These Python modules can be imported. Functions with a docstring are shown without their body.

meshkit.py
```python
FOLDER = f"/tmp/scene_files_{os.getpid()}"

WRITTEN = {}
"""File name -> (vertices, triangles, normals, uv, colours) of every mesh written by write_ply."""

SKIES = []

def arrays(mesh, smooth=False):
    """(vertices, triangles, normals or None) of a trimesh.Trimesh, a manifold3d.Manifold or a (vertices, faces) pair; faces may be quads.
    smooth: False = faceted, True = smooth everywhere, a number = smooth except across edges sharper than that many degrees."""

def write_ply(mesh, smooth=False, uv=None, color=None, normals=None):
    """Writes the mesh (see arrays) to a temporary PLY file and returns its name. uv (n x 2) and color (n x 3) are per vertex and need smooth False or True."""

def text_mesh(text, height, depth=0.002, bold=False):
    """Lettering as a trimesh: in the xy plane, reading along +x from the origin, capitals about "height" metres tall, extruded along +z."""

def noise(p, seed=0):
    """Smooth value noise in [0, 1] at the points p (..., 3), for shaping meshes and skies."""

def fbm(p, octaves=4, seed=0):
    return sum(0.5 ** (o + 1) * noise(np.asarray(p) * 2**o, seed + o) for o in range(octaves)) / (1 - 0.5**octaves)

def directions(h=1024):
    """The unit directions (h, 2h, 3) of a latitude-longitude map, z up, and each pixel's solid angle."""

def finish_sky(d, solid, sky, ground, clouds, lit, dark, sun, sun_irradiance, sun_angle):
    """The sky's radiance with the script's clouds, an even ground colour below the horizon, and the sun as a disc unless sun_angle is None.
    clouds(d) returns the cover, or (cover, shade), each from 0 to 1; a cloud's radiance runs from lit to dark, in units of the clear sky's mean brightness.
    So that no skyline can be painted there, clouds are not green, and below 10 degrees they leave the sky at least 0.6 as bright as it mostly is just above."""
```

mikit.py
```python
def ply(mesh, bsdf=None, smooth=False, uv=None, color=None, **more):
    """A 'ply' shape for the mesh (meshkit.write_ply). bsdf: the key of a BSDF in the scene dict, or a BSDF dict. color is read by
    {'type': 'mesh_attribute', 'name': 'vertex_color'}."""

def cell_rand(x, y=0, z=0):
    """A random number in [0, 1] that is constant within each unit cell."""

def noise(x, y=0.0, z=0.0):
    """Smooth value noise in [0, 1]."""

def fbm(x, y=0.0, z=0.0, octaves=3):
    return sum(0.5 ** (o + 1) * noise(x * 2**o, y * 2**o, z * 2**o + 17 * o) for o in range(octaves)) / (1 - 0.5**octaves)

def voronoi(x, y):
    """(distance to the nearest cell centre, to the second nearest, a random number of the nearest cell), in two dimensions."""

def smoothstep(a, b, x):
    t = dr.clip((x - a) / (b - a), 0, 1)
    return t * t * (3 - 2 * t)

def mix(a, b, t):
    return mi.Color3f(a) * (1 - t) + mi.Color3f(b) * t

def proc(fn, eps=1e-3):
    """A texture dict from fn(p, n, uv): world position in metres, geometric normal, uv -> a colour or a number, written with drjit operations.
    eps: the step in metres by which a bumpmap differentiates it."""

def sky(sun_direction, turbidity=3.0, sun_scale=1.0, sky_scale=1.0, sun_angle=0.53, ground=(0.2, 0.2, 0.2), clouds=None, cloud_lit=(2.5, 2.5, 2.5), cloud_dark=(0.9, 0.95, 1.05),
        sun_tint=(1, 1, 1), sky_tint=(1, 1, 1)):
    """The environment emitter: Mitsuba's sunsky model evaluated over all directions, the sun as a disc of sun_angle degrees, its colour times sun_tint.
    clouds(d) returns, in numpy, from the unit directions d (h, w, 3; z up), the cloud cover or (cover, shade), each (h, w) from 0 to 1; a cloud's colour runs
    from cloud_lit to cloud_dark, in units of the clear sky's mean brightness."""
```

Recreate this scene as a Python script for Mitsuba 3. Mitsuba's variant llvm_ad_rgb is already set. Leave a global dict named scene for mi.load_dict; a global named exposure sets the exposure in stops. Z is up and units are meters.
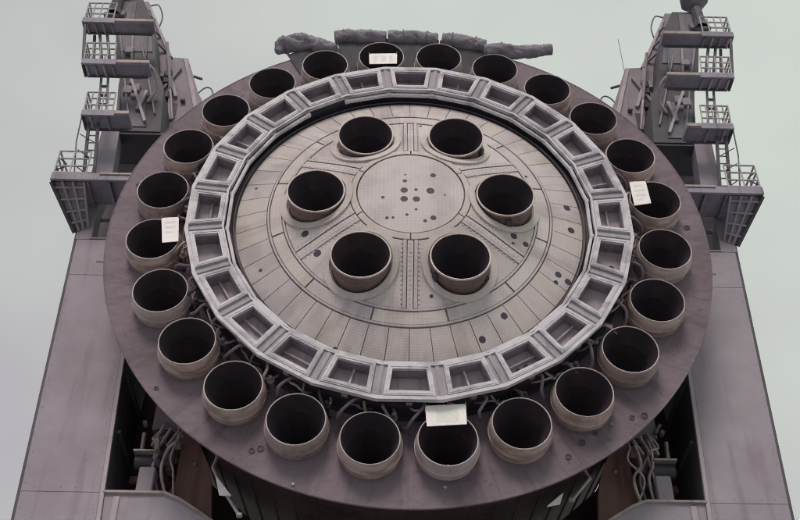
import math
import numpy as np
import trimesh
import drjit as dr
import mitsuba as mi
import mikit
import meshkit
from mikit import proc, noise, fbm, smoothstep, mix, cell_rand
from shapely.geometry import Polygon, Point, box as sbox
from shapely.ops import unary_union

T = mi.ScalarTransform4f
scene, labels = {}, {}
ZA = 21.4                      # height of the rocket's axis above the ground; every z below is measured from that axis

# ------------------------------------------------------------------ camera, sky, exposure
CAM = np.array([-0.584, -22.490, -19.799])
YAW, PITCH, ROLL = np.radians([0.862, 39.962, 0.60])
fwd = np.array([math.sin(YAW) * math.cos(PITCH), math.cos(YAW) * math.cos(PITCH), math.sin(PITCH)])
rgt = np.array([math.cos(YAW), -math.sin(YAW), 0.0])
up0 = np.cross(rgt, fwd)
up = -math.sin(ROLL) * rgt + math.cos(ROLL) * up0
cam_o = CAM + [0, 0, ZA]
scene['camera'] = {'type': 'perspective', 'fov': 41.36, 'fov_axis': 'x', 'near_clip': 0.1, 'far_clip': 6000.0,
                   'to_world': T().look_at(origin=cam_o.tolist(), target=(cam_o + fwd).tolist(), up=up.tolist())}


def cloud_deck(d):
    n = meshkit.fbm(d * 3.2 + 3.1, 5, seed=4)
    side = np.clip(0.42 - 0.75 * d[..., 0] - 0.75 * (d[..., 2] - 0.62), 0, 1)
    return np.ones(d.shape[:2]), np.clip(0.95 * side + 1.5 * (n - 0.5) + 0.12, 0, 1)


scene['sky'] = mikit.sky((-0.12, -0.74, 0.72), turbidity=5, sun_scale=0.30, sky_scale=1.0, sun_angle=22, clouds=cloud_deck,
                         cloud_lit=(1.07, 1.17, 1.05), cloud_dark=(0.76, 0.735, 0.79), sun_tint=(0.86, 0.855, 1.04), ground=(0.3, 0.29, 0.3))
exposure = 2.35


# ------------------------------------------------------------------ materials
def mat(name, fn, rough=0.7, metallic=0.0, bump=None, scale=0.004, spec=0.3):
    b = {'type': 'principled', 'base_color': proc(fn) if callable(fn) else {'type': 'rgb', 'value': list(fn)}, 'roughness': rough, 'metallic': metallic, 'specular': spec}
    if bump is not None:
        b = {'type': 'bumpmap', 'arbitrary': proc(bump, 4e-3), 'scale': scale, 'bsdf': b}
    scene[name] = {'type': 'twosided', 'bsdf': b}


def worn(c, stain, amount=0.5, streak=0.5, s=1.0):
    """Weathered paint: broad blotches, vertical rain streaks and fine specks."""
    def fn(p, n, uv):
        a = fbm(p.x * 0.55 * s, p.y * 0.55 * s, p.z * 0.55 * s, 4)
        b = fbm(p.x * 4.2 * s, p.y * 4.2 * s, p.z * 0.35 * s + 9.0, 3)
        k = noise(p.x * 23.0, p.y * 23.0, p.z * 23.0)
        t = dr.clip(amount * smoothstep(0.42, 0.72, a) + streak * smoothstep(0.5, 0.8, b) + 0.35 * smoothstep(0.78, 0.95, k), 0, 1)
        v = 0.90 + 0.2 * fbm(p.x * 1.9, p.y * 1.9, p.z * 1.9, 3)
        return mix(c, stain, t) * v
    return fn


def shield_col(p, n, uv):
    x, z = p.x, p.z - ZA
    r, a = dr.sqrt(x * x + z * z), dr.atan2(x, z)
    blot = fbm(x * 0.7, z * 0.7, p.y, 4)
    streak = fbm(a * 34.0, r * 0.9, 0.0, 3)
    speck = noise(x * 14.0, z * 14.0, 2.0)
    t = dr.clip(0.55 * smoothstep(0.4, 0.7, blot) + 0.45 * smoothstep(0.5, 0.78, streak) + 0.5 * smoothstep(0.82, 0.95, speck), 0, 1)
    u = a * (24.0 / 6.28318) + 0.5
    seam = smoothstep(0.012, 0.004, dr.abs(u - dr.floor(u) - 0.5)) * 0.14
    return mix((0.180, 0.153, 0.184), (0.112, 0.090, 0.110), t) * (1 - seam)


def tile_col(base, dark):
    def fn(p, n, uv):
        x, z = p.x, p.z - ZA
        r, a = dr.sqrt(x * x + z * z), dr.atan2(x, z)
        gu, gv = a * (432.0 / 6.28318), r * 15.0
        cx, cz = x * 9.5, z * 9.5
        outer = smoothstep(3.86, 3.9, r)
        fu, fv = dr.abs(gu - dr.floor(gu) - 0.5), dr.abs(gv - dr.floor(gv) - 0.5)
        hu, hv = dr.abs(cx - dr.floor(cx) - 0.5), dr.abs(cz - dr.floor(cz) - 0.5)
        dots = smoothstep(0.28, 0.46, dr.sqrt(fu * fu + fv * fv)) * outer * 0.8 + smoothstep(0.42, 0.6, dr.sqrt(hu * hu + hv * hv)) * (1 - outer) * 0.5
        blot = fbm(x * 1.3, z * 1.3, 5.0, 4)
        soot = fbm(a * 16.0, r * 0.8, 3.0, 3)
        t = dr.clip(0.42 * dots + 0.42 * smoothstep(0.42, 0.75, blot) + 0.35 * smoothstep(0.5, 0.8, soot) * smoothstep(1.5, 2.6, r), 0, 1)
        return mix(base, dark, t)
    return fn


def ring_col(p, n, uv):
    x, z = p.x, p.z - ZA
    a = fbm(x * 2.1, p.y * 2.1, z * 2.1, 4)
    b = noise(x * 11.0, p.y * 11.0, z * 11.0)
    return mix((0.55, 0.57, 0.62), (0.30, 0.305, 0.34), dr.clip(0.8 * smoothstep(0.45, 0.72, a) + 0.35 * smoothstep(0.7, 0.95, b), 0, 1))


def nozzle_col(p, n, uv):
    a = fbm(p.x * 2.5, p.y * 6.0, p.z * 2.5, 4)
    b = fbm(p.x * 9.0, p.y * 3.0, p.z * 9.0, 2)
    return mix((0.48, 0.415, 0.395), (0.29, 0.22, 0.195), dr.clip(0.9 * smoothstep(0.38, 0.7, a) + 0.3 * smoothstep(0.55, 0.85, b), 0, 1))


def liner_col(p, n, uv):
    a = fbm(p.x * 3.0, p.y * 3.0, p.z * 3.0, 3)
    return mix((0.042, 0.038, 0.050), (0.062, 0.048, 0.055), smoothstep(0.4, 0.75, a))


def grit(p, n, uv):
    return fbm(p.x * 6.0, p.y * 6.0, p.z * 6.0, 4)


mat('paint_shield', shield_col, 0.62, bump=grit, scale=0.03)
mat('paint_tile', tile_col((0.56, 0.545, 0.555), (0.35, 0.33, 0.34)), 0.75)
mat('paint_tile_warm', tile_col((0.56, 0.54, 0.525), (0.36, 0.33, 0.32)), 0.75)
mat('paint_tile_dull', tile_col((0.515, 0.50, 0.515), (0.33, 0.31, 0.325)), 0.75)
mat('paint_joint', worn((0.26, 0.235, 0.245), (0.17, 0.15, 0.155)), 0.8)
mat('paint_ring', ring_col, 0.5, bump=grit, scale=0.02)
mat('paint_window_panel', worn((0.44, 0.40, 0.45), (0.26, 0.225, 0.26), s=2.5), 0.7)
mat('paint_strip', worn((0.34, 0.34, 0.38), (0.22, 0.21, 0.24), s=2.5), 0.6)
mat('paint_window_wall', worn((0.26, 0.235, 0.28), (0.14, 0.12, 0.145), s=2.5), 0.7)  # darker than the frame; shadow inside the windows is put into the paint
mat('metal_nozzle', nozzle_col, 0.5, 0.15)
mat('metal_nozzle_sooty', worn((0.33, 0.285, 0.29), (0.19, 0.145, 0.135), s=2), 0.55, 0.1)
mat('metal_nozzle_pale', worn((0.47, 0.43, 0.44), (0.30, 0.24, 0.22), s=2), 0.5, 0.1)
mat('metal_rim', worn((0.56, 0.52, 0.53), (0.36, 0.31, 0.30), s=3), 0.5, 0.1)
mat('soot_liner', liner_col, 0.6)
mat('dark_metal', worn((0.06, 0.06, 0.085), (0.035, 0.032, 0.042), s=2), 0.55)
mat('hose_rubber', worn((0.17, 0.145, 0.19), (0.08, 0.068, 0.09), s=4), 0.6)
mat('primer_brown', worn((0.20, 0.125, 0.115), (0.10, 0.06, 0.055), s=1.3), 0.7)
mat('primer_body', worn((0.060, 0.040, 0.042), (0.032, 0.02, 0.02)), 0.7)
mat('paint_leg', worn((0.31, 0.298, 0.35), (0.235, 0.215, 0.255), 0.5, 0.75), 0.6, bump=grit, scale=0.008)
mat('paint_leg_edge', worn((0.41, 0.385, 0.43), (0.28, 0.25, 0.285), 0.45, 0.6), 0.6)
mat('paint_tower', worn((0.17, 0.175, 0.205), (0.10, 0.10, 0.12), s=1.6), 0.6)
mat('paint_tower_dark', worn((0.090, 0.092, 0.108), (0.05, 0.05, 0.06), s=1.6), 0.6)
mat('paint_platform', worn((0.27, 0.265, 0.335), (0.16, 0.155, 0.195), s=2.0), 0.55)
mat('paint_rail', worn((0.40, 0.40, 0.43), (0.25, 0.24, 0.26), s=3), 0.5)
mat('paint_lip', worn((0.36, 0.33, 0.32), (0.2, 0.17, 0.165), s=2.0), 0.55)
mat('paint_gusset', worn((0.25, 0.235, 0.275), (0.165, 0.15, 0.175), s=1.2), 0.6)
mat('bare_metal', worn((0.36, 0.33, 0.345), (0.16, 0.135, 0.135), s=5), 0.4, 0.35)
mat('white_paint', worn((0.86, 0.87, 0.88), (0.68, 0.68, 0.69), 0.3, 0.2, s=3), 0.5)
mat('card_green', worn((0.70, 0.79, 0.70), (0.80, 0.84, 0.80), s=9), 0.6)
mat('card_grey', worn((0.70, 0.73, 0.73), (0.80, 0.81, 0.81), s=9), 0.6)
mat('canvas', worn((0.25, 0.25, 0.30), (0.15, 0.145, 0.175), s=2.5), 0.85, bump=lambda p, n, uv: fbm(p.x * 5, p.y * 5, p.z * 5, 4), scale=0.08)
mat('scorched_metal', worn((0.20, 0.15, 0.145), (0.11, 0.08, 0.08), s=3), 0.55)
mat('canvas_shade', worn((0.085, 0.092, 0.105), (0.055, 0.06, 0.068), s=2.5), 0.9)
mat('concrete', worn((0.34, 0.33, 0.335), (0.27, 0.26, 0.265), s=0.2), 0.85)

# ------------------------------------------------------------------ mesh helpers
up_za = T().translate([0, 0, ZA])


def put(key, mesh, m, smooth=False, to=None):
    scene[key] = mikit.ply(mesh, m, smooth=smooth, to_world=up_za if to is None else to)
    return key


def free(base):
    if base not in USED:
        USED.add(base)
        return base
    k = 1
    while f'{base}_{k:03d}' in USED:
        k += 1
    USED.add(f'{base}_{k:03d}')
    return f'{base}_{k:03d}'


USED = set()


def part(parent, name, mesh, m, smooth=False, to=None, label=None, kind=None):
    key = free(f'{parent}__{name}')
    put(key, mesh, m, smooth, to)
    if label or kind:
        labels[key] = {**({'label': label} if label else {}), **({'kind': kind} if kind else {})}
    return key


def again(parent, name, src, to, m=None):
    key = free(f'{parent}__{name}')
    d = {**scene[src], 'to_world': to}
    if m:
        d['bsdf'] = {'type': 'ref', 'id': m}
    scene[key] = d
    return key


def thing(name, label, cat, group=None):
    key = free(name)
    labels[key] = {'label': label, 'category': cat, **({'group': group} if group else {})}
    return key


def cat(ms):
    return trimesh.util.concatenate([m for m in ms if m is not None])


def cbox(c, size, ch=0.012, rot=None):
    h = np.array(size, float) / 2
    ch = min(ch, 0.45 * h.min())
    pts = []
    for sx in (-1, 1):
        for sy in (-1, 1):
            for sz in (-1, 1):
                s = np.array([sx, sy, sz])
                for k in range(3):
                    q = h - ch
                    q = q.copy()
                    q[k] = h[k]
                    pts.append(s * q)
    pts = np.array(pts)
    if rot is not None:
        pts = pts @ np.asarray(rot).T
    return trimesh.convex.convex_hull(pts + np.asarray(c, float))


def beam(p, q, w, h, upv=(0, 0, 1), ch=0.01):
    p, q = np.array(p, float), np.array(q, float)
    d = q - p
    L = np.linalg.norm(d)
    d /= L
    u = np.array(upv, float)
    if abs(d @ u) > 0.97:
        u = np.array([1.0, 0, 0])
    s = np.cross(d, u)
    s /= np.linalg.norm(s)
    u = np.cross(s, d)
    return cbox((p + q) / 2, (L, w, h), ch, np.stack([d, s, u], 1))


def tube(pts, r, n=8):
    p = np.array(pts, float)
    t = np.gradient(p, axis=0)
    t /= np.linalg.norm(t, axis=1, keepdims=True) + 1e-12
    ref = np.array([0.31, 0.2, 0.93])
    a = np.cross(t, ref)
    a /= np.linalg.norm(a, axis=1, keepdims=True)
    b = np.cross(t, a)
    ang = np.arange(n) * 2 * np.pi / n
    rr = np.broadcast_to(r, (len(p),))[:, None, None]
    v = p[:, None] + rr * (np.cos(ang)[None, :, None] * a[:, None] + np.sin(ang)[None, :, None] * b[:, None])
    f = []
    for i in range(len(p) - 1):
        for j in range(n):
            k = (j + 1) % n
            f += [[i * n + j, i * n + k, (i + 1) * n + k], [i * n + j, (i + 1) * n + k, (i + 1) * n + j]]
    v = v.reshape(-1, 3)
    e = len(v)
    v = np.vstack([v, p[0], p[-1]])
    m = len(p) - 1
    for j in range(n):
        k = (j + 1) % n
        f += [[e, k, j], [e + 1, m * n + j, m * n + k]]
    return trimesh.Trimesh(v, np.array(f), process=False)


def curve(ctrl, n=14):
    """Catmull-Rom through the points."""
    c = np.array(ctrl, float)
    c = np.vstack([2 * c[0] - c[1], c, 2 * c[-1] - c[-2]])
    out = []
    for i in range(1, len(c) - 2):
        t = np.linspace(0, 1, n, endpoint=False)[:, None]
        p0, p1, p2, p3 = c[i - 1:i + 3]
        out.append(0.5 * (2 * p1 + (p2 - p0) * t + (2 * p0 - 5 * p1 + 4 * p2 - p3) * t ** 2 + (3 * p1 - p0 - 3 * p2 + p3) * t ** 3))
    return np.vstack(out + [c[-2][None]])


def lathe(prof, cx=0.0, cz=0.0, n=96):
    """Revolves (radius, y) pairs about the axis parallel to y through (cx, cz)."""
    pr = np.array(prof, float)
    a = np.arange(n) * 2 * np.pi / n
    v = np.stack([cx + pr[:, None, 0] * np.sin(a), np.broadcast_to(pr[:, 1:2], (len(pr), n)), cz + pr[:, None, 0] * np.cos(a)], -1).reshape(-1, 3)
    f = []
    for i in range(len(pr) - 1):
        for j in range(n):
            k = (j + 1) % n
            f += [[i * n + j, (i + 1) * n + j, (i + 1) * n + k], [i * n + j, (i + 1) * n + k, i * n + k]]
    return trimesh.Trimesh(v, np.array(f), process=False)


def slab(poly, y0, y1):
    """A polygon in x, z extruded from y0 (front) to y1 (back)."""
    if not hasattr(poly, 'geom_type'):
        poly = Polygon(poly)
    ms = []
    for g in getattr(poly, 'geoms', [poly]):
        m = trimesh.creation.extrude_polygon(g, y1 - y0, engine='earcut')
        v = m.vertices
        m = trimesh.Trimesh(np.stack([v[:, 0], y0 + v[:, 2], v[:, 1]], 1), m.faces[:, ::-1], process=False)
        ms.append(m)
    return cat(ms)


def sector(r0, r1, a0, a1, n=12):
    a = np.radians(np.linspace(a0, a1, n))
    o = [(r1 * math.sin(t), r1 * math.cos(t)) for t in a]
    i = [(r0 * math.sin(t), r0 * math.cos(t)) for t in a[::-1]]
    return Polygon(o + i)


def spin(deg):
    return T().translate([0, 0, ZA]).rotate([0, 1, 0], float(deg))


def pol(r, deg, y):
    t = math.radians(deg)
    return np.array([r * math.sin(t), y, r * math.cos(t)])


# ------------------------------------------------------------------ the ground
gm = trimesh.Trimesh([[-3000, -3000, 0], [3000, -3000, 0], [3000, 3000, 0], [-3000, 3000, 0]], [[0, 1, 2], [0, 2, 3]], process=False)
scene['ground'] = mikit.ply(gm, 'concrete')
labels['ground'] = {'label': 'pale grey concrete apron far below the rocket', 'category': 'ground', 'kind': 'structure'}

# ------------------------------------------------------------------ the rocket
R = thing('rocket', 'huge rocket seen from below its tail, two rings of dark nozzles round a tiled centre', 'rocket')
NR, NRAD = 7.044, 0.69
noz_ang = [7.5 + 15 * k for k in range(24)]
six_ang = [30 + 60 * k for k in range(6)]

part(R, 'body', lathe([(8.30, 0.06), (8.38, 0.12), (8.30, 0.32), (7.75, 0.36), (7.70, 1.2), (7.2, 8), (6.3, 22), (6.0, 30), (0.01, 30.0)], n=144), 'primer_body', 40)
st = []
for k in range(72):
    a = k * 5 + 2.5
    st.append(beam(pol(7.72, a, 0.4), pol(7.25, a, 8.0), 0.07, 0.045, pol(1, a, 0)))
part(R, 'stringers', cat(st), 'primer_body', kind='stuff')

# annular shield with a round cut-out for each outer nozzle
ann = Point(0, 0).buffer(8.45, 96).difference(Point(0, 0).buffer(6.12, 64))
for a in noz_ang:
    x, _, z = pol(NR, a, 0)
    ann = ann.difference(Point(x, z).buffer(0.655, 24))
part(R, 'base_shield', slab(ann, 0.0, 0.055), 'paint_shield')
part(R, 'edge_bead', lathe([(8.43, -0.004), (8.455, -0.014), (8.475, -0.006), (8.475, 0.05), (8.44, 0.075)], n=180), 'paint_shield', 40)
# fittings, access holes and scuffed plates on the shield
for x, z, r in ((5.54, -5.90, .05), (5.85, -5.84, .07), (4.22, -6.63, .07), (3.85, -7.03, .06), (4.57, -6.35, .05), (0.80, -7.62, .05), (7.96, 0.46, .07), (-3.75, -7.02, .06), (-3.55, -6.96, .07), (-7.93, 1.7, .04), (-6.3, -5.3, .04)):
    part(R, 'shield_port', lathe([(r + .02, -.002), (r + .02, -.02), (r, -.022), (r * .9, -.006), (0.001, -.006)], x, z, 16), 'dark_metal', 30)
for x, z in ((0.87, -7.90), (0.95, -7.35), (-2.7, -7.9), (5.0, -6.1)):
    part(R, 'shield_bolt', lathe([(.045, 0), (.045, -.03), (.03, -.045), (.001, -.047)], x, z, 10), 'bare_metal', 30)



# outer ring of nozzles
def bell(lip_r, in_r, y_exit, y_base, base_r, cx, cz):
    L = y_base - y_exit
    outer = [(lip_r - .012, y_exit + .05), (lip_r + .012, y_exit + .09), (lip_r + .035, y_exit + .16), (lip_r + .046, y_exit + .24), (lip_r + .050, y_exit + .36), (lip_r + .066, y_exit + .365), (lip_r + .066, y_exit + .41), (lip_r + .05, y_exit + .415), (lip_r + .03, y_exit + .6), (lip_r + .02, y_base)]
    rim = [(in_r - .004, y_exit + .10), (in_r, y_exit + .012), (in_r + .012, y_exit), (lip_r - .010, y_exit), (lip_r, y_exit + .010), (lip_r, y_exit + .052), (lip_r - .035, y_exit + .06)]
    ys = np.linspace(0, 1, 10)
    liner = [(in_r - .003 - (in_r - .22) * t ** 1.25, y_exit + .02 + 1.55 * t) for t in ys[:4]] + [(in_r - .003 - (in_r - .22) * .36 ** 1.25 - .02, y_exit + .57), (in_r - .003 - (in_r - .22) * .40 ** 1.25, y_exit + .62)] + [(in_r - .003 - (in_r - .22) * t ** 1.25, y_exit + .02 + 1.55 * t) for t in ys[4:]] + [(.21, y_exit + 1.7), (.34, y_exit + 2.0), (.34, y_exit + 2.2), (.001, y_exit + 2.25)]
    return lathe(outer, cx, cz, 56), lathe(rim, cx, cz, 56), lathe(liner, cx, cz, 48)


o, r_, l_ = bell(0.722, 0.695, -0.67, 0.05, 0.675, 0, NR)
flange = lathe([(.66, -.001), (.80, -.001), (.80, -.010), (.79, -.016), (.73, -.016)], 0, NR, 48)
# two bosses on the outside of each bell
src = None
for i, a in enumerate(noz_ang):
    to = spin(a)
    liner_m = 'soot_liner'
    wall_m = ['metal_nozzle', 'metal_nozzle_sooty', 'metal_nozzle', 'metal_nozzle_pale'][(i * 7 + i // 5) % 4]
    if src is None:
        n_ = part(R, 'engine_nozzle', o, 'metal_nozzle', 35, to)
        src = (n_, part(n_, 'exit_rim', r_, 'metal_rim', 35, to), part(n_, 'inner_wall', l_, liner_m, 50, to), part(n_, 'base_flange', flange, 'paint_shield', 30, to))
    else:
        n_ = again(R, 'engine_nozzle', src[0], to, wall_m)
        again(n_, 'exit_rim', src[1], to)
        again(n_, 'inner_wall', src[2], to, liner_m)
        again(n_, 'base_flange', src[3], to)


# the domed centre: profile of the dome in (radius, y)
def dome_y(r):
    return np.interp(r, [0, .5, 1.0, 1.5, 2.0, 2.5, 3.0, 3.44, 3.84, 4.3, 4.8, 5.2], [-1.74, -1.735, -1.715, -1.67, -1.535, -1.365, -1.17, -1.01, -0.885, -0.725, -0.54, -0.40])


def on_dome(poly, h, lift=0.0, edge=0.22):
    ms = []
    for g in getattr(poly, 'geoms', [poly]):
        m = trimesh.creation.extrude_polygon(g, h, engine='earcut')
        v, f = trimesh.remesh.subdivide_to_size(m.vertices, m.faces, edge, max_iter=12)
        y = dome_y(np.hypot(v[:, 0], v[:, 1])) - lift - v[:, 2]
        ms.append(trimesh.Trimesh(np.stack([v[:, 0], y, v[:, 1]], 1), f[:, ::-1], process=False))
    return cat(ms)


rr = np.linspace(5.0, 0.001, 40)
six_c = [pol(2.564, a, 0)[[0, 2]] for a in six_ang]
holes6 = unary_union([Point(*c).buffer(0.755, 24) for c in six_c])
dome_poly = Point(0, 0).buffer(5.05, 48).difference(holes6)
DM = part(R, 'base_dome', on_dome(dome_poly, 0.03, -0.045, 0.25), 'paint_joint')
# 48 outer tiles
rng = np.random.default_rng(7)
tile_src = part(DM, 'tile', on_dome(sector(3.945, 4.80, 0.14, 7.36, 5), 0.03, 0.0, 0.3), 'paint_tile', False, spin(0))
for k in range(1, 48):
    again(DM, 'tile', tile_src, spin(7.5 * k), ['paint_tile', 'paint_tile', 'paint_tile_dull', 'paint_tile_warm'][rng.integers(4)])
# the band of twelve segments with a ridge on either side
bs = part(DM, 'band_segment', on_dome(sector(3.53, 3.84, -14.6, 14.6, 14), 0.03, 0.004, 0.3), 'paint_tile', False, spin(0))
for k in range(1, 12):
    again(DM, 'band_segment', bs, spin(30 * k), ['paint_tile', 'paint_tile_dull', 'paint_tile_warm'][rng.integers(3)])
for ra, rb in ((3.865, 3.915), (3.455, 3.505)):
    part(DM, 'ridge', on_dome(Point(0, 0).buffer(rb, 48).difference(Point(0, 0).buffer(ra, 48)), 0.03, 0.03, 0.4), 'paint_tile_dull')
# six radial strips and six sector panels
strip = sbox(-.075, 1.66, .075, 3.44)
ss = part(DM, 'radial_strip', on_dome(strip, 0.03, 0.006, 0.3), 'paint_tile', False, spin(0))
rl = [part(DM, 'strip_ridge', on_dome(sbox(sx - .045, 1.66, sx + .045, 3.44), 0.03, 0.03, 0.3), 'paint_tile_dull', False, spin(0)) for sx in (-.145, .145)]
riv = []
for z in np.arange(1.74, 3.42, 0.12):
    for sx in (-.225, 0.0, .225):
        riv.append(cbox([sx, dome_y(z) - .033, z], (.045, .02, .045), .008))
rv = part(DM, 'rivets', cat(riv), 'paint_tile_dull', False, spin(0), kind='stuff')
for k in range(1, 6):
    again(DM, 'radial_strip', ss, spin(60 * k))
    again(DM, 'strip_ridge', rl[0], spin(60 * k))
    again(DM, 'strip_ridge', rl[1], spin(60 * k))
    labels[again(DM, 'rivets', rv, spin(60 * k))] = {'kind': 'stuff'}
sec = sector(1.665, 3.43, 0, 60, 24).difference(sbox(-.2, 0, .2, 5)).difference(trimesh_rot := Polygon([tuple(pol(r, 60 + d, 0)[[0, 2]]) for r, d in ((0.1, -90), (0.1, 90), (5, 2.3), (5, -2.3))]))
c6 = pol(2.564, 30, 0)[[0, 2]]
strip60 = Polygon([(x * math.cos(math.radians(60)) + z * math.sin(math.radians(60)), -x * math.sin(math.radians(60)) + z * math.cos(math.radians(60))) for x, z in ((-.2, 0), (.2, 0), (.2, 5), (-.2, 5))])
sec = sector(1.665, 3.43, 0, 60, 24).difference(sbox(-.2, 0, .2, 5)).difference(strip60).difference(Point(*c6).buffer(0.80, 24))
sec = max(getattr(sec, 'geoms', [sec]), key=lambda g: g.area) if False else sec
sp = part(DM, 'sector_panel', on_dome(sec, 0.03, 0.0, 0.25), 'paint_tile', False, spin(0))
for k in range(1, 6):
    again(DM, 'sector_panel', sp, spin(60 * k), ['paint_tile', 'paint_tile_warm', 'paint_tile_dull'][k % 3])
# hub
part(DM, 'hub_plate', on_dome(Point(0, 0).buffer(1.435, 40), 0.03, 0.004, 0.3), 'paint_tile')
hs = part(DM, 'hub_ring_segment', on_dome(sector(1.475, 1.64, 0.7, 59.3, 16), 0.035, 0.02, 0.3), 'paint_tile_warm', False, spin(0))
for k in range(1, 6):
    again(DM, 'hub_ring_segment', hs, spin(60 * k + (0 if k else 0)))
for x, z, r in ((-.18, .03, .10), (-.18, -.29, .10), (.15, -.29, .10), (.14, .06, .05), (.53, .03, .11), (.61, .63, .08), (.60, -.93, .08), (.38, -1.04, .05), (-.16, .38, .06), (-.63, -.96, .05), (-.10, -.85, .045), (-.75, -.24, .05), (.14, -.66, .04), (-.15, .62, .03), (.92, -.1, .03),
                (-2.81, -1.11, .10), (-2.44, -1.78, .10), (2.78, -1.05, .09), (3.10, -1.22, .08), (2.53, -1.52, .09), (2.75, -1.30, .05), (2.01, -2.47, .06), (-.47, -.95, .04), (-.15, -3.05, .05), (.55, -3.1, .05), (4.42, .49, .10), (4.46, -.34, .10), (3.96, -1.95, .09), (4.22, -2.10, .09), (3.88, -2.2, .06), (1.77, -3.81, .0), (2.43, -3.42, .09), (1.85, -4.1, .09), (-3.95, -2.0, .05), (-1.87, -4.41, .06), (-2.9, 1.7, .06), (.3, 3.3, .05), (3.3, 1.4, .05), (-4.35, 1.0, .04), (2.2, -.55, .06), (1.75, .2, .06)):
    if r > 0:
        part(DM, 'port', on_dome(Point(x, z).buffer(r, 6), .004, .031, .3), 'dark_metal')

# the six inner nozzles
ye = -1.73
o6 = lathe([(.765, ye + .07), (.75, ye + .09), (.745, ye + .30), (.77, ye + .31), (.77, ye + .38), (.745, ye + .40), (.735, -.9)], 0, 2.564, 56)
_, r6, l6 = bell(0.79, 0.748, ye, ye + .7, .7, 0, 2.564)
src6 = None
for i, a in enumerate(six_ang):
    to = spin(a)
    if src6 is None:
        n_ = part(R, 'inner_nozzle', o6, 'scorched_metal', 35, to)
        coll = on_dome(Point(0, 2.564).buffer(1.00, 32).difference(Point(0, 2.564).buffer(.83, 32)), .07, .03, .3)
        src6 = (n_, part(n_, 'exit_rim', r6, 'metal_rim', 35, to), part(n_, 'inner_wall', l6, 'soot_liner', 50, to), part(n_, 'collar', coll, 'paint_tile_warm', False, to))
        lug = cbox([.80, ye + .30, 2.564 + .08], (.10, .24, .16), .02)
        src6 += (part(n_, 'lug', lug, 'dark_metal', False, to),)
    else:
        n_ = again(R, 'inner_nozzle', src6[0], to)
        for s_, nm in zip(src6[1:], ('exit_rim', 'inner_wall', 'collar', 'lug')):
            again(n_, nm, s_, to)

# the windowed ring
YF = -1.0


def trap(r0, r1, half0, half1):
    return Polygon([(-half0, r0), (half0, r0), (half1, r1), (-half1, r1)])


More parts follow.
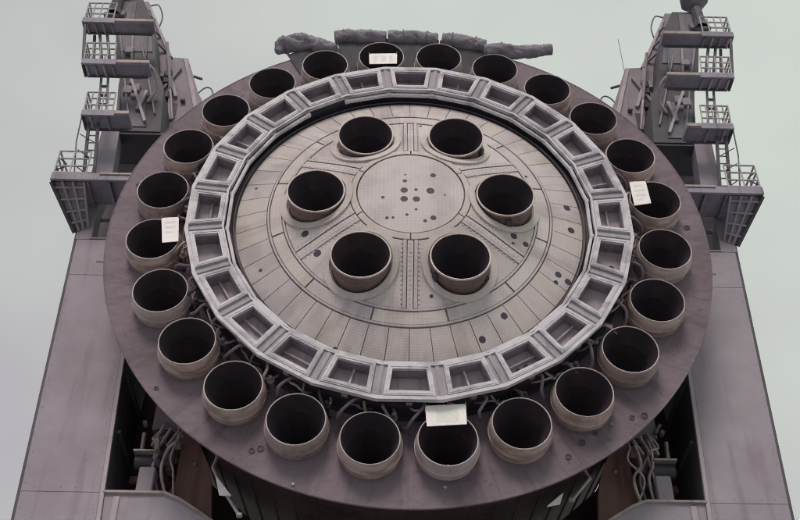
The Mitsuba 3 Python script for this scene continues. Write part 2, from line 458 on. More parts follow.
RG = 'intake_ring'
tn = math.tan(math.radians(7.5))
rails = []
for k in range(24):
    a = 15 * k
    for ra, rb, yf in ((6.00, 6.10, YF + .02), (5.05, 5.11, YF + .025)):
        m = slab(trap(ra, rb, ra * tn, rb * tn), yf, yf + .13)
        m.apply_transform(trimesh.transformations.rotation_matrix(math.radians(a), [0, 1, 0]))
        rails.append(m)
RG = part(R, RG, cat(rails), 'paint_ring')
win = trap(5.115, 5.995, 5.115 * tn - .155, 5.995 * tn - .155)
hole = trap(5.235, 5.865, 5.235 * tn - .275, 5.865 * tn - .275)
fm = [slab(win.difference(hole), YF, YF + .10)]
mid = win.buffer(-.035, join_style=2).difference(hole.buffer(.05, join_style=2))
fm.append(slab(mid, YF - .014, YF - .001))
inner = hole.buffer(.02, join_style=2).difference(hole)
wf = part(RG, 'window_frame', cat(fm), 'paint_ring', False, spin(0))
ww = part(RG, 'window_wall', slab(inner, YF + .098, -.52), 'paint_window_wall', False, spin(0))
wp = part(RG, 'window_panel', slab(hole.buffer(.03), -.55, -.50), 'paint_window_panel', False, spin(0))
gap = trap(5.115, 5.995, 5.115 * tn, 5.995 * tn).difference(trap(5.0, 6.2, 5.0 * tn - .150, 6.2 * tn - .150))
js = [slab(gp, YF + .075, YF + .12) for gp in gap.geoms]
cs = [slab(trap(5.115, 5.995, 5.115 * tn, 5.995 * tn).difference(trap(5.0, 6.2, 5.0 * tn - .05, 6.2 * tn - .05)).geoms[i], YF + .045, YF + .076) for i in (0, 1)]
jp = [part(RG, 'joint_strip', cat([js[i], cs[i]]), 'paint_strip', False, spin(0)) for i in (0, 1)]
ribv = part(RG, 'divider', cbox([0, -.60, 5.55], (.05, .15, .66), .01), 'paint_ring', False, spin(15 * 11))
ribh = part(RG, 'divider', cbox([0, -.60, 5.52], (.88, .15, .05), .01), 'paint_window_panel', False, spin(15 * 14))
for k in range(1, 24):
    to = spin(15 * k)
    again(RG, 'window_frame', wf, to)
    again(RG, 'window_panel', wp, to)
    again(RG, 'window_wall', ww, to)
    again(RG, 'joint_strip', jp[0], to)
    again(RG, 'joint_strip', jp[1], to)
    if k in (13, 1, 23, 5, 20):
        again(RG, 'divider', ribv, to)
    elif k in (15, 18, 9, 6, 21, 3, 10, 16):
        again(RG, 'divider', ribh, to)
for k, dx in ((12, -.18), (12, .10), (10, .12), (10, -.12), (7, .1)):
    m = lathe([(.075, -.549), (.075, -.575), (.05, -.58), (.001, -.562)], dx, 5.66, 12)
    part(RG, 'window_port', m, 'dark_metal', 30, spin(15 * k))
# inner wall, ledge bars and the drum behind
part(R, 'ring_wall', lathe([(5.06, YF + .06), (5.10, YF + .10), (5.10, -.25), (4.86, -.22)], n=144), 'dark_metal', 40)
lb = part(RG, 'ledge_bar', slab(trap(4.93, 5.01, 4.93 * tn - .02, 5.01 * tn - .02), -.86, -.76), 'paint_ring', False, spin(0))
for k in range(1, 24):
    if k != 22:
        again(RG, 'ledge_bar', lb, spin(15 * k))
lg = part(RG, 'ledge_lug', cbox([0, -.80, 5.03], (.14, .14, .12), .015), 'paint_ring', False, spin(7.5))
for k in range(1, 24):
    again(RG, 'ledge_lug', lg, spin(15 * k + 7.5))
part(R, 'edge_strip', lathe([(4.84, -.62), (4.88, -.63), (4.90, -.60), (4.90, -.5)], n=144), 'dark_metal', 40)
part(R, 'drum', lathe([(6.03, YF + .15), (5.96, YF + .2), (5.96, -.5), (5.99, -.46), (5.99, -.4), (5.96, -.36), (5.96, .06), (6.20, .06), (6.20, .12)], n=144), 'dark_metal', 40)
rng = np.random.default_rng(21)
for k in range(24):
    a = 15 * k
    j = rng.uniform(-1, 1, 8)
    pts = curve([pol(5.97, a - 2.6 + j[0], -.62), pol(6.16, a - 2.2 + j[1], -.74 + .05 * j[2]), pol(6.42, a - .8 + j[3] * .8, -.62), pol(6.52, a + .5 * j[4], -.35), pol(6.38, a + 1.5 + j[5], -.10), pol(6.2, a + 2.4, .12)], 7)
    part(R, 'hose', tube(pts, .042, 8), 'hose_rubber', True)
    pts = curve([pol(5.98, a + 3.5 + j[6], -.3), pol(6.22, a + 3.0, -.42), pol(6.30, a + 5.0 + j[7], -.36), pol(6.14, a + 7.4, -.30), pol(6.24, a + 9.5, -.44), pol(5.99, a + 10.5, -.52)], 6)
    part(R, 'hose', tube(pts, .035, 6), 'metal_nozzle', True)
    j2 = rng.uniform(-1, 1, 6)
    pts = curve([pol(5.98, a + 6.0, -.55), pol(6.2, a + 5.2 + j2[0], -.70), pol(6.42, a + 4.2 + j2[1] * .6, -.55), pol(6.5, a + 3.3, -.25), pol(6.3, a + 2.6 + j2[2], .05)], 6)
    part(R, 'hose', tube(pts, .04, 7), ['hose_rubber', 'dark_metal', 'metal_nozzle'][k % 3], True)
    pts = curve([pol(6.0, a - 6.5, -.25), pol(6.2, a - 5.0 + j2[3], -.5), pol(6.18, a - 3.4, -.58 + .06 * j2[4]), pol(6.12, a - 1.5, -.5), pol(6.0, a - .4, -.4)], 6)
    part(R, 'hose', tube(pts, .03, 6), ['metal_nozzle', 'hose_rubber'][k % 2], True)
    part(R, 'valve', lathe([(.001, -.56), (.05, -.56), (.06, -.53), (.06, -.42), (.10, -.41), (.10, -.36), (.045, -.35), (.045, .05)], *pol(6.27, a + 3.4 + j2[5] * .5, 0)[[0, 2]], 12), ['hose_rubber', 'dark_metal', 'metal_nozzle_sooty'][k % 3], 35)
    part(R, 'pipe_clamp', cbox(pol(6.03, a, -.70), (.16, .12, .10), .015, np.array([[math.cos(math.radians(a)), 0, math.sin(math.radians(a))], [0, 1, 0], [-math.sin(math.radians(a)), 0, math.cos(math.radians(a))]])), 'bare_metal')


# ------------------------------------------------------------------ service towers (mirror images on either side)
def xo(z):
    return 10.08 - (1.7 - z) * .035


def xi(z):
    return 7.84 + (z + 3.05) * .052


def tower(s, label):
    t = thing('service_tower', label, 'tower', 'service towers beside the rocket')
    SX = np.array([s, 1, 1])

    def P(name, mesh, m, parent=None, smooth=False, label=None, kind=None):
        v = np.array(mesh.vertices) * SX
        mm = trimesh.Trimesh(v, mesh.faces[:, ::-1] if s < 0 else mesh.faces, process=False)
        return part(parent or t, name, mm, m, smooth, None, label, kind)

    def quad(z0, z1, a=0.0, b=0.0):
        return [(xi(z0) + a, z0), (xo(z0) - b, z0), (xo(z1) - b, z1), (xi(z1) + a, z1)]

    g = .012
    leg = P('leg', slab(quad(-ZA, 1.30, .03, .03), 2.012, 5.55), 'paint_leg')
    zs = [-ZA + .02, -16.6, -11.9, -7.15, -.09, 1.30]
    for z0, z1 in zip(zs[:-1], zs[1:]):
        P('panel', slab(quad(z0 + g, z1 - g, .13, .02), 2.0, 2.03), 'paint_leg', leg)
        rv_ = []
        for zz in np.arange(z0 + .25, z1 - .1, .45):
            rv_ += [cbox((xi(zz) + .22, 1.998, zz), (.04, .016, .04), .006), cbox((xo(zz) - .10, 1.998, zz), (.04, .016, .04), .006)]
        for xx in np.arange(8.4, 9.6, .35):
            rv_.append(cbox((xx, 1.998, z0 + .14), (.04, .016, .04), .006))
        if z1 > -12:
            P('rivets', cat(rv_), 'paint_leg', leg, kind='stuff')
    # inner edge flange and dark outer corner angle
    P('edge_flange', slab([(xi(-ZA), -ZA), (xi(-ZA) + .10, -ZA), (xi(-2.2) + .10, -2.2), (xi(-2.2), -2.2)], 1.95, 2.05), 'paint_leg_edge', leg)
    P('edge_flange', slab([(xo(-ZA) - .02, -ZA), (xo(-ZA) + .07, -ZA), (xo(1.75) + .07, 1.75), (xo(1.75) - .02, 1.75)], 2.03, 2.25), 'paint_tower_dark', leg)
    P('side_wall', slab([(xi(-ZA), -ZA), (xi(-ZA) + .04, -ZA), (xi(1.2) + .04, 1.2), (xi(1.2), 1.2)], 2.06, 5.6), 'paint_tower_dark', leg)  # shade on the leg's inner face is put into this dark paint
    for z in (-5.2, -3.4, -1.2):
        P('stiffener', beam((xi(z) - .05, 2.3, z), (xi(z) - .05, 5.5, z), .1, .09), 'paint_tower_dark', leg)
    # small hatch outline and pipe on the leg front
    P('hatch', cbox((8.98, 1.99, .62), (.62, .035, .42), .012), 'paint_leg', leg)
    # post above the leg, with the dark open bay beside it
    post = P('post', slab([(9.62, 1.31), (10.10, 1.31), (10.15, 3.9), (10.2, 6.3), (9.62, 6.3), (9.47, 3.9), (9.66, 2.7)], 2.0, 2.55), 'paint_leg')
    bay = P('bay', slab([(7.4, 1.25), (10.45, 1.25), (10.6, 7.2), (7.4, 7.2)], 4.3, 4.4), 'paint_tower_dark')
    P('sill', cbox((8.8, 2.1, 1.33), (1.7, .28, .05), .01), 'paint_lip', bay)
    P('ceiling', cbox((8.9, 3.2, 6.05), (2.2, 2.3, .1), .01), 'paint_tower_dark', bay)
    P('cross_bar', beam((8.1, 2.6, 4.55), (9.55, 2.6, 4.55), .08, .09), 'paint_tower', bay)
    P('cross_bar', beam((8.1, 3.0, 5.1), (9.6, 3.6, 3.9), .07, .07), 'paint_tower_dark', bay)
    P('cross_bar', beam((8.1, 2.3, 2.35), (9.6, 2.3, 2.35), .08, .09), 'paint_tower', bay)
    # big deck with its bracket and railing
    dk = P('deck', cbox((9.47, 1.38, 2.78), (2.72, 1.16, .16), .01), 'paint_platform')
    P('front_beam', cbox((9.46, .78, 2.74), (2.80, .09, .30), .015), 'paint_platform', dk)
    P('front_lip', cbox((8.75, .715, 2.84), (1.30, .05, .09), .012), 'paint_lip', dk)
    for x in (8.4, 9.1, 9.75):
        P('joist', beam((x, .86, 2.64), (x, 1.95, 2.64), .07, .13), 'paint_platform', dk)
    A, B, Cc, D = (10.84, .85, 2.60), (9.85, .85, 2.60), (10.16, 2.0, 1.55), (9.78, 2.0, 1.75)
    P('bracket', cat([beam(A, Cc, .09, .14, ch=.012), beam((10.84, .85, 2.66), (10.4, 1.95, 2.66), .07, .1)]), 'paint_tower_dark', dk)
    A, B, Cc, D = map(np.array, (A, B, Cc, D))
    for u in (.33, .66, 1.0):
        P('lattice_bar', beam(A + (B - A) * u, Cc + (D - Cc) * u, .07, .07), 'paint_leg', dk)
    for w in (.12, .36, .6, .82):
        P('lattice_bar', beam(A + (Cc - A) * w, B + (D - B) * w, .06, .06), 'paint_leg', dk)
    off = np.array([0, .07, .05])
    dp = np.array([A + off, B + off, D + off, Cc + off])
    dp = np.vstack([dp, dp + [0, .03, .03]])
    P('deck_plate', trimesh.convex.convex_hull(dp), 'paint_platform', dk)

    def railing(parent, path, h, zb, posts, lean=0.0, mm='paint_rail'):
        path = [np.array(q, float) for q in path]
        bars = []
        for hh in (h, h * .68, h * .36, .08):
            for a, b in zip(path[:-1], path[1:]):
                bars.append(tube([a + [lean * hh, 0, zb + hh], b + [lean * hh, 0, zb + hh]], .032, 6))
        k = P('railing', cat(bars), mm, parent, True)
        for q in posts:
            q = np.array(q, float)
            P('railing_post', tube([q + [0, 0, zb], q + [lean * h, 0, zb + h]], .028, 6), mm, parent, True)
        return k

    railing(dk, [(9.85, .8, 0), (10.82, .8, 0), (10.82, 1.9, 0)], 1.0, 2.86, [(9.85, .8, 0), (10.35, .8, 0), (10.82, .8, 0), (10.82, 1.35, 0), (10.82, 1.9, 0)])
    P('conduit', tube(curve([(10.78, .86, 3.6), (10.55, .9, 3.35), (10.85, .9, 3.1), (10.6, .9, 2.9)], 6), .025, 6), 'paint_tower', dk, True)
    # stair ladder from the deck up
    ld = P('ladder', cat([beam((9.70, 1.25, 2.86), (10.02, 1.1, 5.5), .07, .10), beam((10.02, 1.25, 2.86), (10.32, 1.1, 5.5), .07, .10)]), 'paint_tower_dark')
    for k in range(8):
        u = (k + .6) / 8.4
        a = np.array([9.70, 1.25, 2.86]) * (1 - u) + np.array([10.02, 1.1, 5.5]) * u
        b = np.array([10.02, 1.25, 2.86]) * (1 - u) + np.array([10.32, 1.1, 5.5]) * u
        P('rung', beam(a, b, .035, .035, ch=.006), 'paint_tower', ld)
    P('hand_rail', tube([(10.25, .95, 3.0), (10.46, .9, 4.4), (10.5, .85, 5.5)], .025, 6), 'paint_tower', ld, True)
    for z in (3.4, 4.1, 4.8):
        P('hand_rail', tube([(10.27 + (z - 3) * .09, .95, z), (10.0, 1.2, z - .12)], .018, 6), 'paint_tower', ld, True)

    # three smaller platforms
    def platform(x0, x1, z, y1, xc, rail, lean, nb):
        k = P('platform', cbox(((x0 + x1) / 2, (.8 + y1) / 2, z + .13), (x1 - x0, y1 - .8, .14), .012), 'paint_platform')
        P('fascia', cbox(((xc + x1) / 2, .79, z + .12), (x1 - xc, .07, .26), .012), 'paint_platform', k)
        P('fascia', cbox(((x0 + xc) / 2, .79, z + .16), (xc - x0, .07, .15), .012), 'paint_lip', k)
        P('side_beam', cbox((x1 - .04, (.84 + y1) / 2, z + .10), (.07, y1 - .84, .24), .01), 'paint_tower_dark', k)
        for i in range(nb):
            x = xc + (x1 - xc) * (i + .5) / nb
            P('bracket', beam((x, .86, z + .04), (x - .03, y1 - .06, z + .02), .07, .09), 'paint_leg_edge' if i % 2 else 'paint_platform', k)
        P('back_beam', cbox(((x0 + x1) / 2, y1 - .02, z + .04), (x1 - x0 - .2, .06, .12), .01), 'paint_tower_dark', k)
        xs = np.linspace(xc + .1, x1 - .05, rail + 2)
        railing(k, [(xc + .1, .82, 0), (x1 - .05, .82, 0), (x1 - .05, y1, 0)], .95, z + .2, [(x, .82, 0) for x in xs] + [(x1 - .05, y1, 0), ((xc + x1) / 2, y1, 0)], lean)
        return k

    p0 = platform(9.00, 10.52, 5.50, 1.45, 9.45, 4, .06, 2)
    p1 = platform(8.75, 11.02, 8.03, 1.36, 9.85, 3, .1, 4)
    p2 = platform(8.95, 11.44, 10.26, 1.30, 10.3, 3, .02, 4)
    # stair flights between the small platforms seen as leaning stringers
    for (a, b) in (((10.15, 1.2, 8.25), (10.62, 1.2, 10.2)), ((10.75, 1.3, 8.25), (11.08, 1.3, 10.2)), ((10.42, 1.2, 8.25), (10.88, 1.2, 10.2)), ((11.0, .84, 8.25), (11.33, .84, 10.25))):
        P('stringer', beam(a, b, .06, .10), 'paint_tower_dark', p1)
    for (a, b) in (((9.85, 1.3, 5.7), (10.2, 1.3, 8.0)), ((10.12, 1.3, 5.7), (10.42, 1.3, 7.95))):
        P('stringer', beam(a, b, .05, .08), 'paint_tower', p0)
    for z in (6.15, 6.6, 7.05, 7.5):
        u = (z - 5.7) / 2.3
        P('step', beam((9.85 + .35 * u, 1.3, z), (10.12 + .3 * u, 1.3, z), .12, .03), 'paint_tower', p0)
    # core of the tower
    core = P('core', slab([(8.25, 6.1), (9.62, 6.1), (10.05, 8.65), (10.38, 9.75), (10.75, 11.8), (11.12, 13.25), (9.98, 13.25), (9.35, 11.8), (9.0, 9.8), (8.45, 8.2)], 2.0, 3.3), 'paint_tower_dark')
    P('cover_plate', slab([(9.15, 10.2), (10.30, 10.2), (10.70, 11.75), (9.45, 11.75)], 1.965, 1.998), 'paint_tower', core)
    P('cover_plate', slab([(8.75, 6.3), (9.55, 6.3), (9.9, 8.1), (9.1, 8.1)], 1.965, 1.998), 'paint_tower', core)
    P('cover_plate', slab([(10.1, 12.0), (10.78, 12.0), (11.0, 13.1), (10.2, 13.1)], 1.965, 1.998), 'paint_tower', core)
    P('pipe', tube([(9.62, 1.92, 8.4), (9.98, 1.92, 11.0)], .045, 8), 'paint_lip', core, True)
    P('pipe', tube([(9.25, 1.93, 9.0), (9.5, 1.93, 11.6)], .03, 8), 'paint_tower', core, True)
    for a, b in (((9.60, 1.88, 8.55), (8.80, 1.88, 6.45)), ((8.98, 1.88, 8.0), (9.12, 1.88, 7.2))):
        P('brace', beam(a, b, .09, .10), 'paint_leg_edge', core)
    P('brace', tube(curve([(8.95, .9, 8.4), (8.66, 1.2, 8.2), (8.62, 1.7, 7.9), (8.9, 1.95, 7.5)], 6), .05, 8), 'paint_leg_edge', core, True)
    # wide sloping arm plate behind the core
    arm = P('arm', slab([(10.90, 15.1), (10.30, 15.1), (9.60, 13.45), (8.88, 11.7), (8.27, 11.65), (7.97, 10.75), (7.65, 9.75), (7.25, 8.9), (6.9, 7.0), (7.4, 5.9), (10.1, 5.9), (10.6, 10.0)], 3.45, 4.25), 'paint_gusset')
    for pts, y in (([(8.40, 11.55), (8.28, 11.55), (7.45, 8.6), (7.62, 8.6)], 3.38), ([(9.0, 11.6), (8.9, 11.6), (8.35, 8.2), (8.5, 8.2)], 3.36), ([(10.2, 14.6), (10.1, 14.6), (8.85, 11.65), (8.98, 11.65)], 3.36)):
        P('rib', slab(pts, y, 3.448), 'paint_leg_edge', arm)
    P('rib', beam((8.9, 3.38, 10.9), (8.4, 3.38, 9.4), .10, .12), 'paint_leg_edge', arm)
    P('rib', beam((8.45, 3.38, 11.0), (9.15, 3.38, 9.3), .10, .12), 'paint_gusset', arm)
    P('recess', slab([(8.75, 10.9), (9.1, 10.9), (8.95, 9.6), (8.6, 9.6)], 3.42, 3.447), 'paint_tower_dark', arm)
    P('recess', slab([(8.3, 9.1), (9.3, 9.1), (9.2, 8.3), (8.3, 8.3)], 3.42, 3.447), 'paint_tower_dark', arm)
    # clutter on the tower: cable trays, boxes, a ram and short stays
    rg = np.random.default_rng(33)
    for k in range(9):
        u = rg.uniform(0, 1)
        z = 6.5 + 6.2 * u
        xc = 9.0 + .27 * (z - 6.5) + rg.uniform(-.25, .35)
        P('junction_box', cbox((xc, 1.925, z), (rg.uniform(.16, .34), .16, rg.uniform(.18, .42)), .02), ['paint_tower', 'paint_platform', 'paint_gusset'][k % 3], core)
    P('cable_tray', beam((9.30, 1.93, 6.3), (10.6, 1.93, 11.7), .10, .06), 'paint_platform', core)
    P('cable_tray', beam((8.55, 1.95, 6.9), (9.6, 1.95, 10.6), .08, .06), 'paint_gusset', core)
    for k in range(4):
        z = 8.6 + .85 * k
        P('stay', beam((9.0 + .2 * k, 2.0, z), (8.75 + .3 * k, 3.4, z + .5), .09, .09), 'paint_tower', core)
    P('ram', tube([(9.05, 3.0, 12.0), (8.55, 3.0, 9.4)], .06, 12), 'paint_gusset', arm, True)
    P('ram_rod', tube([(8.55, 3.0, 9.4), (8.25, 3.0, 7.8)], .04, 10), 'paint_leg_edge', arm, True)
    for k in range(7):
        z = 9.0 + rg.uniform(0, 2.3)
        x = 8.0 + .28 * (z - 9) + rg.uniform(0, .8)
        P('fitting', cbox((x, 3.36, z), (rg.uniform(.1, .3), .16, rg.uniform(.1, .35)), .02), ['paint_tower', 'paint_leg_edge', 'paint_tower_dark'][k % 3], arm)
    for k in range(3):
        P('stay', beam((9.5 + .25 * k, 3.1, 12.2 + .8 * k), (9.15 + .35 * k, 3.4, 12.0 + .9 * k), .08, .10), 'paint_gusset', arm)
    P('peg', beam((7.95, 3.5, 10.7), (7.6, 3.5, 10.55), .08, .08), 'paint_tower_dark', arm)
    P('grab_rail', tube(curve([(7.75, 3.5, 9.6), (7.45, 3.5, 10.05), (7.2, 3.5, 10.0), (7.1, 3.5, 9.5), (7.3, 3.5, 8.9)], 6), .03, 6), 'paint_tower', arm, True)
    P('grab_rail', tube(curve([(10.2, 3.5, 14.9), (9.85, 3.4, 14.8), (9.6, 3.4, 14.1), (9.65, 3.5, 13.6)], 6), .03, 6), 'paint_tower', arm, True)
    return t


tl = tower(-1, 'grey stair tower with stacked railed platforms standing left of the rocket tail')
tr = tower(1, 'grey stair tower with stacked railed platforms standing right of the rocket tail')
part(tr, 'antenna', tube([(8.30, 3.7, 11.6), (8.30, 3.7, 12.6), (8.30, 3.7, 13.7)], .012, 5), 'paint_tower', True)

# lamps on the tower heads
for s, lab in ((-1, 'hooded lamp on a post at the head of the left tower'), (1, 'hooded lamp on a post at the head of the right tower')):
    L = thing('tower_lamp', lab, 'lamp', 'lamps at the tower heads')

    def vl(pr, x, y, n):
        m = lathe(pr, 0, 0, n)
        v = m.vertices
        return trimesh.Trimesh(np.stack([v[:, 0] + x, v[:, 2] + y, v[:, 1]], 1), m.faces[:, ::-1], process=False)
    part(L, 'post', vl([(.26, 12.05), (.26, 12.3), (.21, 12.4), (.19, 13.2), (.12, 13.25), (.12, 13.35)], s * 10.85, 1.82, 10), 'paint_tower_dark', 30)
    part(L, 'hood', vl([(.12, 13.33), (.22, 13.36), (.50, 13.62), (.54, 13.72), (.50, 13.80), (.30, 14.15), (.12, 14.25), (.001, 14.27)], s * 10.85, 1.82, 8), 'paint_tower', False)
    part(L, 'bracket', cbox((s * 10.85, 1.9, 12.15), (.75, .2, .16), .02), 'paint_tower')

# ------------------------------------------------------------------ the cradle frame between the legs
CR = thing('cradle_frame', 'broad grey cradle plate with a curved cut-out joining the two tower legs under the rocket', 'frame')
arc = [(9.28 * math.sin(math.radians(a)), -9.28 * math.cos(math.radians(a))) for a in np.linspace(-32, 32, 24)]
outline = [(-7.62, -7.17), (-6.12, -7.17), (-5.72, -7.34), (-5.2, -7.67)] + arc + [(5.2, -7.67), (5.72, -7.34), (6.12, -7.17), (7.62, -7.17), (7.2, -13.5), (-7.2, -13.5)]
part(CR, 'plate', slab(outline, 2.02, 3.4), 'paint_leg')
top = [(-7.66, -7.17), (-6.12, -7.17), (-5.72, -7.34), (-5.2, -7.67)] + arc + [(5.2, -7.67), (5.72, -7.34), (6.12, -7.17), (7.66, -7.17)]
lip = []
for (x0, z0), (x1, z1) in zip(top[:-1], top[1:]):
    lip.append(beam((x0, 2.2, z0 + .03), (x1, 2.2, z1 + .03), .55, .07, ch=.008))
part(CR, 'lip', cat(lip), 'paint_lip')
for s in (-1, 1):
    part(CR, 'weld_strip', cbox((s * 7.3, 2.0, -9.2), (.16, .05, 3.9), .012), 'paint_leg_edge')
    # brown saddle plate that holds the tail, dark backing sheet added behind
    sad = Polygon([(s * 6.35, -7.1), (s * 6.05, -6.4), (s * 6.05, -4.9), (s * 5.6, -4.6), (s * 5.55, -5.3), (s * 5.25, -5.9), (s * 5.1, -6.5), (s * 5.0, -7.4), (s * 5.0, -8.2), (s * 5.6, -7.6)])
    part(CR, 'saddle_plate', slab(sad, 2.75, 3.0), 'primer_brown')
    part(CR, 'saddle_plate', slab(Polygon([(s * 7.7, -2.0), (s * 7.9, -7.1), (s * 6.0, -9.0), (s * 3.6, -9.0), (s * 3.9, -6.9), (s * 5.4, -5.6), (s * 6.7, -3.8), (s * 7.0, -2.8)]), 4.4, 4.6), 'primer_body')  # backing sheet added to keep the bright gap behind the saddle dark
    part(CR, 'saddle_rib', slab(Polygon([(s * 6.95, -3.7), (s * 6.1, -4.35), (s * 6.1, -4.75), (s * 6.95, -4.75)]), 2.9, 3.2), 'paint_gusset')
    for a in (-49, -43.5):
        x, _, z = pol(8.15, s * (180 + a), 0)
        part(CR, 'saddle_bolt', lathe([(.06, 2.745), (.06, 2.70), (.04, 2.68), (.001, 2.68)], s * abs(x), z, 10), 'bare_metal', 30)

# girder bed of the erector beneath the rocket body
GB = thing('erector_bed', 'dark girder bed running back beneath the rocket body', 'girder')
for s in (-1, 1):
    part(GB, 'girder', cbox((s * 3.4, 16, -9.9), (.9, 24, 1.5), .03), 'primer_body')
    for k in range(6):
        part(GB, 'cradle_post', beam((s * 3.4, 5 + 4 * k, -9.1), (s * 3.0, 5 + 4 * k, -7.0 + .15 * k), .5, .5, (0, 1, 0)), 'primer_body')
for k in range(7):
    part(GB, 'cross_girder', cbox((0, 4.6 + 3.8 * k, -9.9), (5.9, .6, 1.0), .03), 'primer_body')

# ------------------------------------------------------------------ clamping jacks on the cradle shelf
for s, lab in ((-1, 'clamping jack with pale pipes on the left shelf of the cradle'), (1, 'clamping jack with pale pipes on the right shelf of the cradle')):
    J = thing('clamping_jack', lab, 'jack', 'clamping jacks on the cradle shelf')
    X = lambda x: s * x
    part(J, 'pedestal', cbox((X(6.74), 2.55, -6.68), (.42, .5, .92), .03), 'paint_leg')
    part(J, 'cylinder', tube([(X(6.45), 2.5, -6.02), (X(7.12), 2.5, -6.02)], .19, 20), 'dark_metal', 40)
    part(J, 'cap_plate', cbox((X(6.86), 2.35, -5.80), (.62, .34, .06), .015), 'bare_metal')
    part(J, 'body', cbox((X(6.35), 2.75, -5.72), (.34, .4, .6), .04), 'hose_rubber')
    part(J, 'valve_block', cbox((X(6.12), 2.5, -5.42), (.22, .24, .26), .03), 'metal_nozzle')
    part(J, 'valve_block', cbox((X(6.66), 2.45, -5.42), (.20, .22, .30), .03), 'bare_metal')
    part(J, 'pin', tube([(X(7.0), 2.45, -5.75), (X(7.02), 2.45, -5.15)], .06, 10), 'bare_metal', 40)
    rg2 = np.random.default_rng(5 + s)
    for z, y in ((-4.9, 4.0), (-5.9, 3.6)):
        part(J, 'tie_beam', beam((X(5.7), y, z), (X(7.55), y + .3, z + .1), .16, .2), 'primer_brown')
    for k in range(5):
        x0 = 5.95 + .17 * k
        d = rg2.uniform(-.24, .24, 6)
        part(J, 'pipe', tube(curve([(X(x0), 2.45, -5.1 + d[0]), (X(x0 + .1 + d[1]), 2.3, -5.4), (X(x0 + d[2]), 2.3, -5.75 + d[3]), (X(x0 + .08 + d[4]), 2.4, -6.3), (X(x0 + .05), 2.6, -7.05)], 6), .035 + .012 * (k % 2), 8), ['bare_metal', 'metal_nozzle', 'hose_rubber'][k % 3], True)
    for k in range(3):
        x0 = 6.1 + .2 * k
        part(J, 'pipe', tube([(X(x0), 2.35, -5.15 + .1 * k), (X(x0 + .22), 2.3, -5.62)], .05, 8), 'bare_metal', True)

    for k in range(22):
        x, z, y = rg2.uniform(5.8, 6.85), rg2.uniform(-6.9, -4.3), rg2.uniform(2.6, 4.0)
        if math.hypot(x, z) < 7.7:
            continue
        if k % 3:
            q = rg2.uniform(.10, .36, 3)
            part(J, 'fitting', cbox((X(x), y, z), q, .02), ['hose_rubber', 'metal_nozzle_sooty', 'primer_brown', 'paint_tower'][k % 4])
        else:
            d = rg2.uniform(-.45, .45, 3)
            part(J, 'stub_pipe', tube([(X(x), y, z), (X(x + d[0]), y + d[1] * .4, z + d[2])], rg2.uniform(.03, .08), 8), ['bare_metal', 'hose_rubber'][k % 2], True)
    part(J, 'lug', lathe([(.001, 4.18), (.06, 4.19), (.08, 4.24), (.08, 4.38)], X(7.52), -3.75, 12), 'white_paint', 40)  # added white knob, its paint stands for a small bright sky gap

# pale struts under the shield edge
for s, lab, pts, fin in ((-1, 'pale bent strut with a white fin painted as a sky glint under the left of the shield edge', [(-4.72, 1.0, -6.55), (-4.80, 1.0, -6.95), (-4.5, 1.0, -7.5), (-4.02, 1.0, -8.2)], [(-4.72, -7.16), (-4.26, -7.72), (-4.56, -7.70)]),
                         (1, 'pale bent strut with a white fin painted as a sky glint under the right of the shield edge', [(4.36, 1.0, -6.7), (4.53, 1.0, -7.05), (4.02, 1.0, -7.65)], [(3.83, -7.48), (3.72, -7.78), (3.40, -7.85)])):
    S = thing('edge_strut', lab, 'strut', 'struts under the shield edge')
    part(S, 'rod', tube(pts, .05, 8), 'bare_metal', True)
    part(S, 'sky_glint_fin', slab(fin, .93, .99), 'white_paint')  # white fin added, painted to stand for a glint of sky
    part(S, 'clevis', cbox(np.array(pts[0]) + [0, -.02, .02], (.14, .14, .12), .02), 'white_paint')
    part(S, 'clevis', cbox(np.array(pts[-1]), (.15, .14, .10), .02), 'bare_metal')


# ------------------------------------------------------------------ white placards hung on four nozzles
def placard(lab, corners, y, lines, m):
    t = thing('placard', lab, 'placard', 'white placards on the nozzles')
    c = Polygon(corners)
    part(t, 'board', slab(c, y, y + .02), 'white_paint')
    p = np.array(corners)
    ctr = p.mean(0)
    for (u0, v0, u1, v1) in lines:
        def at(u, v):
            a = p[0] + (p[1] - p[0]) * u
            b = p[3] + (p[2] - p[3]) * u
            return tuple(a + (b - a) * v)
        part(t, 'print', slab([at(u0, v0), at(u1, v0), at(u1, v1), at(u0, v1)], y - .004, y - .0005), m)
    for q in (p[0], p[1]):
        part(t, 'hook', tube(curve([(q[0] * .98 + ctr[0] * .02, y - .01, q[1] - .03), (q[0] * .98 + ctr[0] * .02, y - .02, q[1] + .04), (q[0] * .98 + ctr[0] * .02, y + .08, q[1] + .06)], 5), .012, 6), 'bare_metal', True)
    part(t, 'strap', beam((ctr[0] - .25, y + .045, ctr[1]), (ctr[0] + .25, y + .045, ctr[1]), .04, .06, (0, 1, 0)), 'dark_metal')


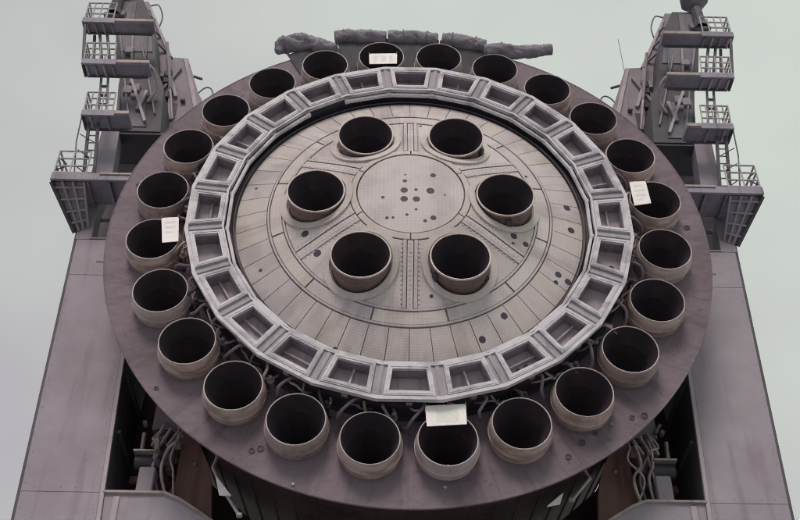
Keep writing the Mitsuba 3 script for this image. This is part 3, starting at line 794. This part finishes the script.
placard('white placard with a pale green field on the lowest nozzles, under the ring', [(.38, -6.13), (1.37, -6.06), (1.37, -6.62), (.42, -6.70)], -.75, [(.25, .15, .80, .85)], 'card_green')
placard('upright white placard over the nozzle at the left end of the ring', [(-6.83, -.24), (-6.36, -.19), (-6.25, -1.07), (-6.68, -1.13)], -.75, [(.2, .15, .8, .25), (.2, .35, .8, .45), (.2, .55, .7, .65)], 'card_grey')
placard('upright white placard over the nozzle at the right end of the ring', [(6.30, 1.52), (6.78, 1.57), (6.82, .71), (6.33, .60)], -.75, [(.2, .15, .8, .25), (.2, .35, .8, .45), (.2, .55, .8, .65), (.2, .75, .6, .82)], 'card_grey')
placard('small white placard on a nozzle at the top beneath the rolled tarpaulins', [(-1.32, 7.0), (-.42, 7.05), (-.42, 6.55), (-1.29, 6.50)], -.75, [(.15, .2, .3, .8), (.42, .2, .6, .8), (.72, .2, .85, .8)], 'card_green')


# ------------------------------------------------------------------ rolled tarpaulins on the top of the shield
def tarp(lab, ctrl, rad, seed, soft, fa):
    t = thing('tarpaulin_roll', lab, 'tarpaulin', 'rolled tarpaulins on the shield')
    pts = curve(ctrl, 16)
    u = np.linspace(0, 1, len(pts))
    r = np.interp(u, np.linspace(0, 1, len(rad)), rad)
    m = tube(pts, r, 28)
    v = np.array(m.vertices)
    nv = v.copy()
    n1 = meshkit.fbm(v * [2.2, 2.6, 2.6] + seed, 4, seed) - .5
    n2 = meshkit.fbm(v * [4.5, 4, 9.0] + v[:, [2, 0, 1]] * 1.5 + seed * 2, 3, seed) - .5
    ctrs = np.vstack([np.repeat(pts, 28, 0), pts[[0, -1]]])
    d = v - ctrs
    L = np.linalg.norm(d, axis=1, keepdims=True) + 1e-6
    nv = ctrs + d * (1 + (n1 * soft + n2 * .55)[:, None])
    nv[:, 2] -= .06 * np.abs(d[:, 1])
    part(t, 'roll', trimesh.Trimesh(nv, m.faces, process=False), 'canvas', 60)
    for q in (.28, .72):
        i = int(q * (len(pts) - 1))
        ax = pts[min(i + 1, len(pts) - 1)] - pts[i - 1]
        ax /= np.linalg.norm(ax)
        a = np.cross(ax, [0, 1, 0])
        b = np.cross(ax, a)
        loop = [pts[i] + (r[i] * 1.10) * (math.cos(w) * a + math.sin(w) * b) for w in np.linspace(0, 2 * np.pi, 20)]
        part(t, 'tie', tube(loop, .014, 5), 'canvas', True)
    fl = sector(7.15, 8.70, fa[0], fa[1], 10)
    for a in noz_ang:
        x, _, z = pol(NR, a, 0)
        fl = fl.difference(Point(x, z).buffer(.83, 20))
    part(t, 'shade_flap', slab(max(getattr(fl, 'geoms', [fl]), key=lambda g_: g_.area), -.055, -.022), 'canvas_shade')  # dark cloth sheet added; shade under the roll is put into its colour
    return t


yT = -.10
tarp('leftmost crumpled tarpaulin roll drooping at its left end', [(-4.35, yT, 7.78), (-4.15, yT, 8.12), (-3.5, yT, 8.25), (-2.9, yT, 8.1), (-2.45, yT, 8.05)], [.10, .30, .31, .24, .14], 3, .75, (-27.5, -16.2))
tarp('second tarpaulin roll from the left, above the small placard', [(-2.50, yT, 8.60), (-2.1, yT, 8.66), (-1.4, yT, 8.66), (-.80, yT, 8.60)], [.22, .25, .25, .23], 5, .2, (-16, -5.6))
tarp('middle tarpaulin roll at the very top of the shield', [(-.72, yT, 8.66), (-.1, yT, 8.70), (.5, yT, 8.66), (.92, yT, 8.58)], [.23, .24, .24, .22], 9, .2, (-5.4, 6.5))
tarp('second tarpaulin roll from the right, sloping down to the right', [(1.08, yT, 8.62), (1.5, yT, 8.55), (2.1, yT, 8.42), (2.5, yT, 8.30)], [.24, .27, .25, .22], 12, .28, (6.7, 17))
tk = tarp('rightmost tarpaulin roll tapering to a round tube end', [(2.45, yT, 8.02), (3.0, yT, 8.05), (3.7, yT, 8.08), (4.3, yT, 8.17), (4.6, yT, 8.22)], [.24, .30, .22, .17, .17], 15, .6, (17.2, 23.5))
part(tk, 'tube_end', tube([(4.45, yT, 8.20), (4.72, yT, 8.235)], .19, 20), 'canvas', 40)
